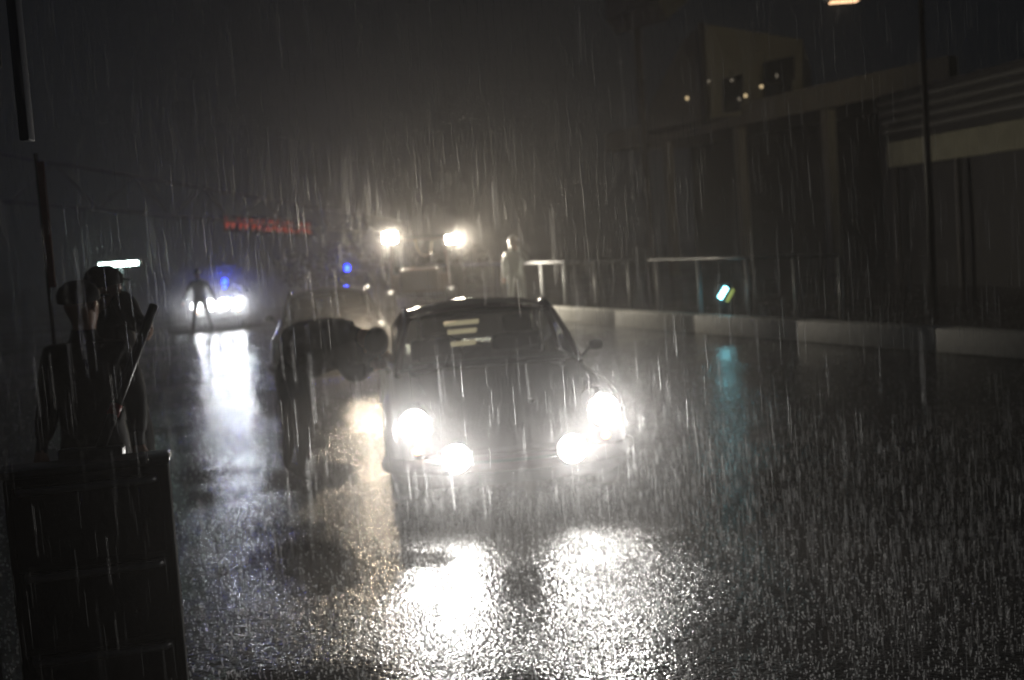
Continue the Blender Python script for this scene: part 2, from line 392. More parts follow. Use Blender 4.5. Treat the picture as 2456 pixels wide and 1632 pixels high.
    if glint_strips:
        # three glowing strips stand in for reflections in the screen
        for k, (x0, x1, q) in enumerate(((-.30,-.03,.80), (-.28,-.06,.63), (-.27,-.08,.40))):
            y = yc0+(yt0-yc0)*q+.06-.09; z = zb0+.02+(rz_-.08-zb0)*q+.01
            MB().add([(x0,y-.012,z-.022),(x1,y-.012,z-.022+.004),(x1+.01,y+.012,z+.018),(x0,y+.012,z+.014)], [(0,1,2,3)]).build('reflection_strip', emitter('glowing screen reflection', (1,.80,.50), .42), t)
    return t

# main car: lamps centre at pixel (1223,1016), depth 8
pc = P(1223, 1016, 8.1)
car_rz = R(6)
def carloc(px, py, D, z, rz):
    p = P(px, py, D); return (p.x, p.y, 0)
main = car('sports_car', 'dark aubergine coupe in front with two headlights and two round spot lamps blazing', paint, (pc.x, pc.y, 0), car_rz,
           headlit=(lensW, lensW), aux=lensW, power=56, glint_strips=True)
# queued dark car behind
p2 = P(806, 944, 16.0)
car2 = car('saloon_car', 'charcoal saloon waiting behind the leaning person, pale light showing through its screen', paint2, (p2.x, p2.y, 0), R(8), .97, 1.27, boxy=1, amber=False, headlit=(None, lensT), power=60, col=(1,.82,.60), halfw=.41, aim=-.12)  # one lit headlight added out of sight to warm the road
# far car with four lamps and blue beacon
p3 = P(520, 722, 33)
car3 = car('patrol_car', 'far low car with a row of blazing lamps and blue beacon on its roof', paint3, (p3.x, p3.y, 0), R(12), .95, 1.12,
           headlit=(lensC, lensC), aux=lensC, power=60, col=COOL, beacon=.22, halfw=.53, lensr=.14, auxz=.66, auxr=.15, aim=-.08)
# car with beacon half hidden behind the queue
p4 = P(862, 690, 34)
car4 = car('escort_car', 'dim car with a blue beacon standing between the waiting saloon and the tractor', paint2, (p4.x, p4.y-2.2, 0), R(8), .95, 1.28, beacon=.02, amber=False)

# ------------------------------------------------------------------ recovery tractor with flood lamps
tp = P(1010, 700, 29.8)
tr = thing('recovery_tractor', 'recovery tractor with two warm flood lamps on its cab and a hose hung between them', 'tractor', (tp.x, tp.y, 0), R(3))
tpaint = mat('rusty brown paint', (.16, .085, .05), .4, noise_scale=5)
MB().box((-.45,-1.3,.75),(.45,.2,1.3),.08).build('bonnet', tpaint, tr, True)
cb = MB().box((-.72,.2,.7),(.72,1.7,1.15),.05).build('cab', tpaint, tr, True)
for x in (-.68,.68):
    for y in (.25,1.62): MB().tube([(x,y,1.1),(x*.93,y,1.98)], .035, 6).build('cab_post', tpaint, cb)
MB().box((-.76,.12,1.96),(.76,1.75,2.03),.03).build('cab_roof', tpaint, cb, True)
MB().add([(-.64,.24,1.16),(.64,.24,1.16),(.6,.24,1.95),(-.6,.24,1.95)],[(0,1,2,3)]).build('windscreen', glass, cb)
for s in (-1,1):
    wl = MB().lathe((s*.85,1.2,.68),(s,0,0),[(-.2,.35),(-.2,.62),(-.15,.68),(.15,.68),(.2,.62),(.2,.35)],24).build('wheel', rubber, tr, True)
    MB().lathe((s*.85,1.2,.68),(s,0,0),[(.12,.35),(.05,.3),(.05,0)],16).build('rim', tpaint, wl, True)
    wl = MB().lathe((s*.7,-.9,.42),(s,0,0),[(-.13,.2),(-.13,.38),(-.1,.42),(.1,.42),(.13,.38),(.13,.2)],24).build('wheel', rubber, tr, True)
    MB().lathe((s*.7,-.9,.42),(s,0,0),[(.08,.2),(.03,.15),(.03,0)],16).build('rim', tpaint, wl, True)
MB().tube([(-.80,.12,2.02),(.80,.12,2.02)],.025,8).build('lamp_bar', steel, tr)
flood = emitter('flood lamp lit', TUNG, 160)
inv = (Matrix.Translation(tr.location) @ Matrix.Rotation(R(3),4,'Z')).inverted()
for i,(px,py,hw,hh) in enumerate(((935,570,.165,.125),(1086,574,.155,.095))):
    q = inv @ P(px,py,29.8); q.y = 0.0
    lb = MB().box((q.x-hw-.03, .0, q.z-hh-.03),(q.x+hw+.03, .14, q.z+hh+.03),.03).build('flood_lamp', dark, tr, True)
    MB().box((q.x-hw, -.012, q.z-hh),(q.x+hw, .03, q.z+hh),.02).build('lens', flood, lb)
    MB().tube([(q.x,.07,q.z-hh),(q.x,.1,1.98)],.02,6).build('bracket', steel, lb)
    spot('flood_beam', (q.x,-.1,q.z),(q.x-.15+1.6*i,-1.1,q.z-.16), 190+800*i, 130, TUNG, .12, 1.0, tr)
hp = [inv @ P(px,py,29.7) for px,py in ((996,575),(998,590),(1003,602),(1011,611),(1021,614),(1030,609),(1034,596),(1035,580))]
MB().tube([(h.x,h.y,h.z) for h in hp], .022, 8).build('hose', mat('pale hose',(.6,.5,.36),.3), tr, True)
MB().ball(hp[5],.06).build('coupling', chrome, tr, True)

# ------------------------------------------------------------------ people
def eval_mesh(o):
    dg = bpy.context.evaluated_depsgraph_get(); dg.update()
    me = bpy.data.meshes.new_from_object(o.evaluated_get(dg)); o.modifiers.clear(); return me
def skinned(name, verts, edges, radii, mats, parent, root=0, sub=1, skin_nodes=()):
    me = bpy.data.meshes.new(name); me.from_pydata(verts, edges, []); me.update()
    o = bpy.data.objects.new(name, me); C.objects.link(o)
    md = o.modifiers.new('s','SKIN'); md.use_smooth_shade = True
    lay = me.skin_vertices[0].data if me.skin_vertices else None
    if lay is None:
        bm = bmesh.new(); bm.from_mesh(me); bm.verts.layers.skin.verify(); bm.to_mesh(me); bm.free(); lay = me.skin_vertices[0].data
    for i, r in enumerate(radii):
        lay[i].radius = r if isinstance(r, tuple) else (r, r)
        lay[i].use_root = (i == root)
    sb = o.modifiers.new('u','SUBSURF'); sb.levels = sub; sb.render_levels = sub
    me2 = eval_mesh(o); o.data = me2
    me2.materials.clear()
    for m in mats: me2.materials.append(m)
    if len(mats) > 1:
        for p in me2.polygons:
            c = p.center; best = min(range(len(verts)), key=lambda i: (Vector(verts[i])-c).length - (radii[i] if not isinstance(radii[i], tuple) else radii[i][0]))
            p.material_index = 1 if best in skin_nodes else 0
    me2.polygons.foreach_set('use_smooth',[True]*len(me2.polygons))
    o.parent = parent
    return o
def person(label, J, cl=cloth, tr_=cloth_t, cap=True, group=None, hood=False, face=None, extra=None, sc=1.0, fingers=True, coat=.0, bulk=1.0, jb=1.0, legs=1.0):
    """J: world joints. pelvis chest neck head sL eL wL sR eR wR hL kL aL tL hR kR aR tR"""
    J = {k: Vector(v) for k, v in J.items()}
    base = Vector(((J['aL'].x+J['aR'].x)/2, (J['aL'].y+J['aR'].y)/2, min(J['aL'].z, J['aR'].z)-.08*sc))
    t = thing('person', label, 'person', base, 0, group)
    L = {k: v-base for k, v in J.items()}
    V=[];E=[];Rr=[];idx={};skn=set()
    def add(k, p, r, par=None, sk=False):
        idx[k]=len(V); V.append(tuple(p)); Rr.append(r*sc*(1 if sk else bulk))
        if par is not None: E.append((idx[par], idx[k]))
        if sk: skn.add(idx[k])
    mid = (L['pelvis']+L['chest'])/2
    add('pelvis', L['pelvis'], .145); add('mid', mid, .135,'pelvis'); add('chest', L['chest'], .15,'mid')
    nb = L['chest'].lerp(L['neck'],.7); add('nb', nb, .09,'chest'); add('neck', L['neck'], .055,'nb',True)
    hd = (L['head']-L['neck']); fd = face or Vector((0,-1,0)); fd = (fd - hd.normalized()*fd.dot(hd.normalized())).normalized()
    add('jaw', L['neck']+hd*.45+fd*.02*sc, .078,'neck',True); add('head', L['head'], .098,'jaw',True)
    add('crown', L['head']+hd.normalized()*.065*sc, .07,'head',True)
    for s in 'LR':
        add('s'+s, L['s'+s], .078,'nb' if False else 'chest'); add('u'+s, L['s'+s].lerp(L['e'+s],.5), .062,'s'+s); add('e'+s, L['e'+s], .05,'u'+s)
        add('f'+s, L['e'+s].lerp(L['w'+s],.5), .045,'e'+s); add('w'+s, L['w'+s], .032,'f'+s)
        d = (L['w'+s]-L['e'+s]).normalized()
        hdn = L['w'+s]+d*.07*sc
        add('p'+s, hdn, .034,'w'+s,True)
        add('h'+s, L['h'+s], .10,'pelvis'); add('th'+s, L['h'+s].lerp(L['k'+s],.5), .085*(1+legs)/2,'h'+s); add('k'+s, L['k'+s], .066*legs,'th'+s)
        add('cf'+s, L['k'+s].lerp(L['a'+s],.4), .06*legs,'k'+s); add('a'+s, L['a'+s], .045*legs,'cf'+s)
        add('ball'+s, L['a'+s].lerp(L['t'+s],.6)+Vector((0,0,-.02*sc)), .04,'a'+s); add('t'+s, L['t'+s], .032,'ball'+s)
    if fingers:
        for s in 'LR':
            d = (L['w'+s]-L['e'+s]).normalized(); sd = d.cross(Vector((0,1,0)))
            if sd.length < .2: sd = d.cross(Vector((1,0,0)))
            sd.normalize(); nrm = d.cross(sd)
            pp = Vector(V[idx['p'+s]])
            for q in range(4):
                o_ = sd*(.027-.018*q)*sc; ln = (.07,.08,.075,.06)[q]*sc
                add('f%d0'%q+s, pp+d*.035*sc+o_, .0095,'p'+s,True); add('f%d1'%q+s, pp+d*(.035*sc+ln*.5)+o_+nrm*.008*sc, .0088,'f%d0'%q+s,True)
                add('f%d2'%q+s, pp+d*(.035*sc+ln*.85)+o_+nrm*.03*sc, .0078,'f%d1'%q+s,True)
            add('t0'+s, pp+sd*.04*sc, .011,'p'+s,True); add('t1'+s, pp+sd*.055*sc+d*.04*sc+nrm*.01, .009,'t0'+s,True)
    body = skinned('body', V, E, Rr, [tr_, skin], t, 0, 2 if fingers else 1, skn)
    # jacket over torso and arms
    V2=[tuple(L['pelvis'] + (L['pelvis']-L['chest']).normalized()*.07*sc), tuple(mid), tuple(L['chest']), tuple(nb)]
    E2=[(0,1),(1,2),(2,3)]; R2=[(.172*sc+coat)*(1+jb)/2,(.165*sc+coat*.6)*jb,.18*sc*jb,.125*sc]
    for s in 'LR':
        n=len(V2); V2+= [tuple(L['s'+s]), tuple(L['s'+s].lerp(L['e'+s],.5)), tuple(L['e'+s]), tuple(L['e'+s].lerp(L['w'+s],.55)), tuple(L['e'+s].lerp(L['w'+s],.93))]
        E2+=[(2,n),(n,n+1),(n+1,n+2),(n+2,n+3),(n+3,n+4)]; R2+=[.085*sc,.082*sc,.07*sc,.062*sc,.048*sc]
    R2=[q*bulk for q in R2]
    skinned('jacket', V2, E2, R2, [cl], t, 0, 2)
    # face: nose, ears, eyes, mouth
    hc = L['head']; up = hd.normalized(); sd = fd.cross(up)
    MB().tube([hc+fd*.085*sc, hc+fd*.118*sc-up*.03*sc, hc+fd*.09*sc-up*.04*sc],[.008*sc,.015*sc,.01*sc],6).build('nose', skin, body, True)
    for s in (-1,1):
        MB().ball(hc+sd*s*.093*sc-up*.01, .022*sc,(.5,1,1.3),8).build('ear', skin, body, True)
        MB().ball(hc+fd*.088*sc+sd*s*.033*sc, .012*sc, n=8).build('eye', hair, body, True)
    MB().tube([hc+fd*.092*sc-up*.065*sc-sd*.02*sc, hc+fd*.096*sc-up*.067*sc, hc+fd*.092*sc-up*.065*sc+sd*.02*sc], .005*sc, 5).build('mouth', mat('lips',(.3,.12,.1),.4), body, True)
    if cap:
        rows=[]
        k = MB()
        ax = up
        k.lathe(hc+up*.02*sc-fd*.005, ax, [(0,.108*sc),(.04*sc,.108*sc),(.075*sc,.09*sc),(.10*sc,.055*sc),(.108*sc,0)],18)
        pts=[]
        for i in range(9):
            a = -1.1+2.2*i/8; pts.append((a,))
        inner=[hc+up*.03*sc+(fd*math.cos(a)+sd*math.sin(a))*.105*sc for (a,) in pts]
        outer=[hc+up*.018*sc+(fd*math.cos(a*.8)*1.0+sd*math.sin(a*.8))*.105*sc+fd*.075*sc for (a,) in pts]
        k.grid([inner,outer]); k.build('cap', cl, t, True)
    elif hood:
        k = MB(); k.ball(hc-fd*.012+up*.01, .125*sc,(1,1,1.12),14); k.tube([L['nb'] if 'nb' in L else nb, hc-fd*.02],[.11*sc,.11*sc],12); k.build('hood', cl, t, True)
    else:
        k = MB(); k.lathe(hc+up*.0-fd*.012, up,[(-.05*sc,.09*sc),(0,.104*sc),(.05*sc,.10*sc),(.085*sc,.075*sc),(.105*sc,.03*sc),(.108*sc,0)],16); k.build('hair', hair, t, True)
    return t
D0=9.9
def Z(px,py,D): return P(px,py,D)
f1=G(700,1140); f2=G(742,1158)
D1=f1.y; D2=f2.y
pl=P(704,868,9.95)
person('person in dark wet clothes bending over at the side window of the front coupe', dict(
    pelvis=P(700,852,9.95), chest=P(802,810,9.85), neck=P(860,803,9.8), head=P(893,815,9.7),
    sL=P(826,858,9.66), eL=P(848,898,9.5), wL=P(886,884,9.45),
    sR=P(826,815,10.05), eR=P(868,868,10.1), wR=P(915,862,9.95),
    hL=P(712,890,9.83), kL=P(730,1015,9.7), aL=f2+Vector((-.05,0,.08)), tL=f2+Vector((.12,-.03,.03)),
    hR=P(690,890,10.07), kR=P(694,1012,10.0), aR=f1+Vector((-.04,0.05,.08)), tR=f1+Vector((.13,.03,.03))), face=Vector((.85,-.2,-.5)), cap=True, coat=.03, bulk=1.22, jb=1.14, legs=.72, cl=cloth_m, tr_=cloth_m)
# distant person in front of the patrol car
def stander(label, px, pyf, spread=.2, height=1.78, D=None, armout=.22, **kw):
    g0 = G(px, pyf) if D is None else None
    if g0 is None:
        g0 = P(px, 816, D); g0 = Vector((g0.x, D, 0))
    k = height/1.78
    def q(x,y,z): return g0+Vector((x*k,y*k,z*k))
    J = dict(pelvis=q(0,0,.97), chest=q(0,0,1.29), neck=q(0,-.01,1.51), head=q(0,-.03,1.64),
      sL=q(-.18,0,1.37), eL=q(-.19-armout*.6,.02,1.14), wL=q(-.19-armout,-.08,.92), sR=q(.18,0,1.37), eR=q(.19+armout*.6,.02,1.14), wR=q(.19+armout,-.08,.92),
      hL=q(-.10,0,.92), kL=q(-.10-spread*.4,-.02,.5), aL=q(-.10-spread*.8,.02,.08), tL=q(-.12-spread*.9,-.16,.03),
      hR=q(.10,0,.92), kR=q(.10+spread*.4,-.02,.5), aR=q(.10+spread*.8,.02,.08), tR=q(.12+spread*.9,-.16,.03))
    J.update(kw.pop('J', {}))
    return person(label, J, sc=k, **kw)
stander('small distant person standing legs apart before the far car lamps', 487, 800, spread=.22, height=1.66, cap=False, face=Vector((0,-1,0)))
# person at the railing
rg = G(1244, 766)
stander('person in pale clear plastic rain suit standing at the pit wall railing', 1244, 764, spread=.06, height=1.9, cl=cloth_w, tr_=cloth_w, cap=False, hood=True, armout=.05,
        J=dict(wR=rg+Vector((.10,-.2,1.55)), eR=rg+Vector((.27,-.12,1.32))))
# two people at the left
L1 = P(285,650,7.2)
BACK=Vector((.45,1,0))
stander('person in cap beside the tool cabinet, one arm reaching toward the leaning broom', 268, 0, D=7.2, height=1.82, spread=.10, armout=.05, cl=cloth_m, tr_=cloth_m, bulk=.88, face=BACK,
        J=dict(sR=P(292,712,7.2), eR=P(318,765,7.0), wR=P(346,788,6.8)))
stander('shadowy person in dark coat and cap at the left edge nearer the camera', 205, 0, D=6.4, height=1.75, spread=.08, armout=.06, cap=True, coat=.03, cl=cloth_m, tr_=cloth_m, bulk=.95, face=BACK)

# ------------------------------------------------------------------ tool cabinet and broom, left foreground
cc = P(400,1092,4.75); 
cabm = mat('black wet enamel', (.012,.012,.012), .95, spec=.08, noise_scale=20, bump=.3)
cr = R(13)
tcab = thing('tool_cabinet', 'black wet tool cabinet with three wide drawers at lower left', 'tool cabinet', (cc.x, cc.y, 0), cr)
zt = cc.z
MB().box((-.60,0,.1),(0,.16,zt-.035),.015).build('carcass', cabm, tcab, True)
MB().box((-.62,-.03,zt-.03),(.01,.17,zt),.012).build('worktop', mat('wet grey worktop',(.06,.06,.055),.25,noise_scale=20,bump=.3), tcab, True)
hs = [zt-.05, .68, .36, .12]
for i in range(3):
    d = MB().box((-.57,-.022,hs[i+1]+.012),(-.03,-.002,hs[i]-.012),.006).build('drawer', cabm, tcab, True)
    MB().tube([(-.54,-.024,hs[i]-.02),(-.54,-.05,hs[i]-.03),(-.08,-.05,hs[i]-.03),(-.05,-.024,hs[i]-.03)], .014, 8).build('handle', steel, d, True)
for x in (-.52,-.08):
    for y in (.04,.11): MB().lathe((x-.02,y,.05),(1,0,0),[(0,0),(0,.05),(.04,.05),(.04,0)],14).build('castor', rubber, tcab)
b0 = P(238,1084,5.0); b1 = P(369,733,5.3)
br = thing('broom', 'dark broom handle leaning up from the tool cabinet', 'broom', b0)
MB().tube([Vector((0,0,0)), b1-b0], [.021,.019], 12).build('handle', dark, br, True)
MB().tube([(b1-b0)*.24,(b1-b0)*.31], .024, 12).build('red_glint_band', mat('red glint paint',(.5,.03,.02),.4), br, True)  # band added to paint in a small red glint
bh = MB().box((-.16,-.03,-.03),(.10,.03,.02),.01).build('brush_head', dark, br, True)

# garage front at far left
gar = thing('garage_front', 'dark garage doorway edge with pale posts at the left border', 'garage', P(-110,816,4.2)*1.0)
gar.location.z = 0; gl = gar.location.copy()
dm = mat('dark garage panel',(.03,.026,.026),.6,noise_scale=4)
pale = mat('pale wet trim',(.22,.23,.27),.6)
MB().box((-2.5,.0,0),(-.02,.15,4.2)).build('panel', dm, gar)
def post(px, D, w_, m, z0, z1, parent, nm):
    q = P(px, 400, D)-gl
    return MB().box((q.x-w_/2,q.y-.03,z0),(q.x+w_/2,q.y+.03,z1),.006).build(nm, m, parent, True)
post(8, 3.9, .035, pale, 2.42, 4.0, gar, 'door_post')
post(72, 4.0, .03, pale, 2.2, 4.0, gar, 'door_post')
rb = P(122,540,7.5)
rs = MB().box((-.022,-.01,0),(.022,.01,.75),.004).build('pennant', mat('red cloth',(.16,.012,.01),.6), None); 
tag(rs,'narrow dull red banner strip hanging by the garage posts','banner'); rs.location = P(126,690,7.5)
fp = MB().tube([(-.03,.02,.8),(-.03,.02,-rs.location.z)],.012,8).build('pole', dm, rs); 
# tube lamp at the garage behind the people
tl = P(286,634,17)
tb = thing('tube_lamp', 'short white fluorescent tube glowing behind the cap of the person at left', 'lamp', tl)
MB().tube([(-.27,0,0),(.25,0,.0)], .028, 10).build('tube', emitter('cool tube lit',(.72,1,.93),22), tb, True)
MB().box((-.29,.03,-.03),(.28,.08,.05),.01).build('housing', dark, tb)
MB().tube([(0,.05,0),(0,.06,-tl.z)], .03, 8).build('stand', steel, tb)

# ------------------------------------------------------------------ low pit wall and railing
A = G(1240,763.9); B = G(2100,834); d = (B-A).normalized()
A2 = A-d*16; B2 = B+d*14
nrm = Vector((d.y,-d.x,0)); nrm = nrm if nrm.x > 0 else -nrm
ln = (B2-A2).length; wz = math.atan2(d.y, d.x)
pw = thing('pit_wall', 'long low pale concrete pit wall running toward the right', 'wall', A2, wz)
sgn = 1 if (Matrix.Rotation(wz,3,'Z') @ Vector((0,1,0))).dot(nrm) > 0 else -1
x=0; k=0
while x < ln:
    y0,y1 = sorted((0, sgn*.32))
    MB().box((x+.003,y0,0),(min(x+3.0,ln)-.003,y1,.30),.012).build('block', concrete, pw, True); x += 3.0; k += 1
rl = thing('railing', 'galvanised steel railing with slim posts behind the low wall', 'railing', A2+nrm*.9, wz)
gap0 = (G(1430,780)-A2).dot(d); gap1=(G(1470,782)-A2).dot(d)
RZ=1.22
def rail(x0,x1): MB().tube([(x0,0,RZ),(x1,0,RZ)], .036 if x0<8 else .022, 8).build('top_rail', steel_lit if x0<8 else dark, rl, True)  # far run pale, near run dark: lamp light painted in
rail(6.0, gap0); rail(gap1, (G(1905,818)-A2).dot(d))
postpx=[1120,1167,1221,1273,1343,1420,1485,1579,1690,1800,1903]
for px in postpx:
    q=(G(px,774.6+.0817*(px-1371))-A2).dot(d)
    MB().tube([(q,0,.0),(q,0,RZ-.03)], .04, 8).build('post', steel_lit if px<1700 else steel, rl, True)  # posts lighter along the lit stretch, darker at the dim end
# led lantern beyond wall
ll = P(1735,703,22.5)
ld = thing('led_marker', 'small tilted cyan white light tube with a green strip beside it behind the pit wall', 'lamp', (ll.x, ll.y, 0))
a=P(1726,716,22.5)-Vector((ll.x,ll.y,0)); b_=P(1742,690,22.5)-Vector((ll.x,ll.y,0))
MB().tube([a,b_], .042, 10).build('light_tube', emitter('cyan led lit',(.25,.85,1),14), ld, True)
MB().tube([a+Vector((.13,.02,-.07)),b_+Vector((.13,.02,-.04))], .03, 10).build('green_strip', emitter('green led',(.28,.36,.08),.9), ld, True)
MB().box((-.1,.06,.0),(.16,.12,.75),.02).build('stand', dark, ld, True)

# ------------------------------------------------------------------ bridge with web address
bl = P(230,408,46); br_ = P(900,522,66)
tz = (bl.z+br_.z)/2
bg_ = thing('footbridge', 'faint steel truss footbridge spanning the lane in the haze', 'bridge', (bl.x,bl.y,0))
tm = mat('pale truss steel',(.42,.36,.32),.5)
o0 = Vector((bl.x,bl.y,0))
T0=bl-o0; T1=br_-o0; dv=T1-T0
Bm0=P(235,503,46)-o0; Bm1=P(900,560,66)-o0
for nm,a_,c_ in (('top_chord',T0-dv*.3,T1+dv*.2),('bottom_chord',Bm0-(Bm1-Bm0)*.3,Bm1+(Bm1-Bm0)*.2)):
    MB().tube([a_,c_],.06,6).build(nm,tm,bg_)
for k in range(-1,6):
    q0=k/5; q1=(k+.5)/5; q2=(k+1)/5
    MB().tube([Bm0.lerp(Bm1,q0) if q0>=0 else Bm0+(Bm1-Bm0)*q0, T0+dv*q1, Bm0+(Bm1-Bm0)*q2],.045,6).build('brace',tm,bg_)
for q in (-.28,1.18):
    e=T0+dv*q; MB().tube([e,Vector((e.x,e.y,-o0.z))],.15,8).build('tower',tm,bg_)
# lettering
tlp=P(542,549,55); trp=P(748,560,61)
cu = bpy.data.curves.new('txt','FONT'); cu.body='WWW.DUEL.NL'; cu.size=1; cu.shear=.35; cu.extrude=.03; cu.offset=.008; cu.space_character=1.08
to = bpy.data.objects.new('txt',cu); C.objects.link(to)
dg=bpy.context.evaluated_depsgraph_get(); dg.update(); tme=bpy.data.meshes.new_from_object(to.evaluated_get(dg)); bpy.data.objects.remove(to)
xs=[v.co.x for v in tme.vertices]; ys=[v.co.y for v in tme.vertices]
vec=trp-tlp; hgt=24.5*58/3000
upv=Vector((0,0,1))
for v in tme.vertices:
    q=(v.co.x-min(xs))/(max(xs)-min(xs)); u=(v.co.y-min(ys))/(max(ys)-min(ys)); zz=v.co.z
    v.co = vec*q + upv*(u*hgt) + Vector((0,-1,0))*zz
redm = mat('red lettering',(.75,.07,.03),.5,emit=(1,.12,.05),es=.28)  # faint glow put into the letters, which are unlit
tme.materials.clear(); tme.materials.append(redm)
sg = thing('banner', 'red slanted web address lettering on a dark board under the footbridge', 'banner', tlp)
lt = bpy.data.objects.new('lettering',tme); C.objects.link(lt); lt.parent=sg
e0=-vec*.03; 
bd=MB(); up_=Vector((0,0,hgt*1.35)); dn=Vector((0,0,-hgt*.35)); bk=Vector((0,.06,0)); bk2=Vector((0,.14,0))
c4=[e0+dn,vec*1.03+dn,vec*1.03+up_,e0+up_]
bd.add([c+bk for c in c4]+[c+bk2 for c in c4],[(0,1,2,3),(7,6,5,4),(0,4,5,1),(1,5,6,2),(2,6,7,3),(3,7,4,0)]).build('board',dm,sg)

# ------------------------------------------------------------------ bushes behind the tractor
leafm = mat('wet brown leaves',(.10,.075,.045),.35,noise_scale=3,noise_amt=.4)
barkm = mat('bark',(.08,.06,.045),.7)
def bush(px, D, r, h, label):
    g0=P(px,816,D); loc=Vector((g0.x,D,0)); t=thing('bush',label,'bush',loc,0,'bushes behind the tractor')
    m=MB()
    for i in range(5):
        a=random.random()*6.28; m.tube([(0,0,0),(math.cos(a)*r*.3,math.sin(a)*r*.3,h*.45),(math.cos(a)*r*.6,math.sin(a)*r*.6,h*.8)],[.05,.035,.012],6)
    m.build('trunk',barkm,t)
    m=MB(); cl=[(Vector((random.gauss(0,r*.45),random.gauss(0,r*.35),h*(.3+.6*random.random()))),.28*r+random.random()*.22*r) for _ in range(18)]
    for c,rr in cl:
        for _ in range(85):
            u=Vector((random.gauss(0,1),random.gauss(0,1),random.gauss(0,1))).normalized()
            p=c+u*rr*(random.random()**.4)
            if p.z<.05: continue
            a=Vector((random.gauss(0,1),random.gauss(0,1),random.gauss(0,1))).normalized(); b2=a.cross(u); 
            if b2.length<.1: continue
            b2.normalize(); s=.04+.05*random.random()
            m.add([p-a*s,p+b2*s*.6,p+a*s,p-b2*s*.6],[(0,1,2,3)])
    m.build('crown',leafm,t)
for px,D,r,h,lb in ((775,43,1.3,1.9,'leftmost rounded bush behind the escort car'),(850,41,1.1,2.15,'rounded bush just left of the warm flood lamps'),(935,44,1.3,1.9,'bush under the left flood lamp of the tractor'),
                 (1015,42,1.2,1.8,'bush in the middle behind the tractor'),(1100,43,1.2,1.75,'bush right of the tractor near the railing')): bush(px,D,r,h,lb)

# ------------------------------------------------------------------ race control building and grandstand at upper right
bw = thing('race_control_building','faint beige building with sloping roof, balcony and dark windows at upper right','building',(0,0,0))
Dr=40.0
bb0=P(1480,360,52); bb1=P(1950,265,40); zb_=(bb0.z+bb1.z)/2
base_=Vector((bb1.x,bb1.y,0)); bw.location=base_
dl=(Vector((bb0.x,bb0.y,0))-base_); L_=dl.length; dl.normalize(); out=Vector((dl.y,-dl.x,0)); out = out if out.x>0 else -out
def bq(u,v,z): return dl*u+out*v+Vector((0,0,z))
def slab(u0,u1,v0,v1,z0,z1,nm,m,par):
    vs=[bq(u,v,z) for z in (z0,z1) for u,v in ((u0,v0),(u1,v0),(u1,v1),(u0,v1))]
    return MB().add(vs,[(0,3,2,1),(4,5,6,7),(0,1,5,4),(1,2,6,5),(2,3,7,6),(3,0,4,7)]).build(nm,m,par)
slab(-6,L_+1,0,.35,zb_,zb_+.75,'balcony_band',beige,bw)
slab(-6,L_+1,.352,5,zb_+.02,zb_+.2,'balcony_floor',beige,bw)
for u in (0,5,10): slab(u-.15,u+.15,.4,.75,0,zb_,'pillar',beige,bw)
slab(-6,L_,3.5,5.2,0,zb_,'ground_floor',mat('dark shopfront',(.012,.012,.015),.6),bw)
# upper block, end face toward camera, sloping roof
w0=P(1690,58,43)-base_; w1=P(1925,95,45)-base_; w2=P(1925,262,45)-base_; w3=P(1690,285,43)-base_; w4=P(1560,250,47)-base_; w5=P(1640,95,45)-base_; w6=P(1545,318,47)-base_
bk=Vector((2.5,9,0))
fr=[w0,w1,w2,w3]
up=MB(); up.add(fr+[p+bk for p in fr],[(0,1,2,3),(7,6,5,4),(0,4,5,1),(1,5,6,2),(2,6,7,3),(3,7,4,0)]); up.build('wall',beige,bw)
sd_=[w0+Vector((-.05,0,0)),w5,w4,w6,w3+Vector((-.05,0,0))]
m=MB(); m.add(sd_+[p+bk for p in sd_],[(0,1,2,3,4),(9,8,7,6,5),(0,5,6,1),(1,6,7,2),(2,7,8,3),(3,8,9,4),(4,9,5,0)]); m.build('side_bay',beige,bw)
tp0=P(1680,55,42.8)-base_; MB().tube([tp0,Vector((tp0.x,tp0.y,zb_))],.12,8).build('corner_post',dm,bw)
for (x0,y0,x1,y1) in ((1832,150,1905,190),(1735,190,1795,262),(1835,205,1900,255),(1700,205,1722,270)):
    q=[P(x0,y0+ (x1-x0)*.0,42.9)-base_,P(x1,y0-16,44.0)-base_,P(x1,y1,44.0)-base_,P(x0,y1+10,42.9)-base_]
    f_=MB().add(q+[c+Vector((0,.05,0)) for c in q],[(0,1,2,3),(7,6,5,4),(0,4,5,1),(1,5,6,2),(2,6,7,3),(3,7,4,0)]).build('window',darkwin,bw)
# small warm bulbs on the balcony
bulb=emitter('warm bulb lit',(1,.75,.42),.8); bulbd=emitter('faint bulb lit',(1,.85,.65),.2)
for i,(px,py,m_,lb) in enumerate(((1648,236,bulb,'leftmost warm balcony bulb'),(1788,230,bulb,'warm balcony bulb under the window corner'),(1826,208,bulb,'warm bulb midway up the beige building'),
    (1700,195,bulbd,'faint bulb beside the dark corner post'),(1755,193,bulbd,'faint bulb between the corner post and window'),(1863,182,bulbd,'faint topmost bulb right on the beige building'),(1773,238,bulbd,'faint bulb just left of the lower warm bulb'))):
    c=P(px,py,39.5); l=thing('balcony_lamp',lb+' at upper right','lamp',c,0,'bulbs on the building balcony')
    MB().ball((0,0,0),.055 if m_==bulb else .045).build('bulb',m_,l,True); MB().lathe((0,0,.05),(0,0,1),[(0,.03),(.05,.03),(.06,.01),(.3,.008)],8).build('socket',dark,l)
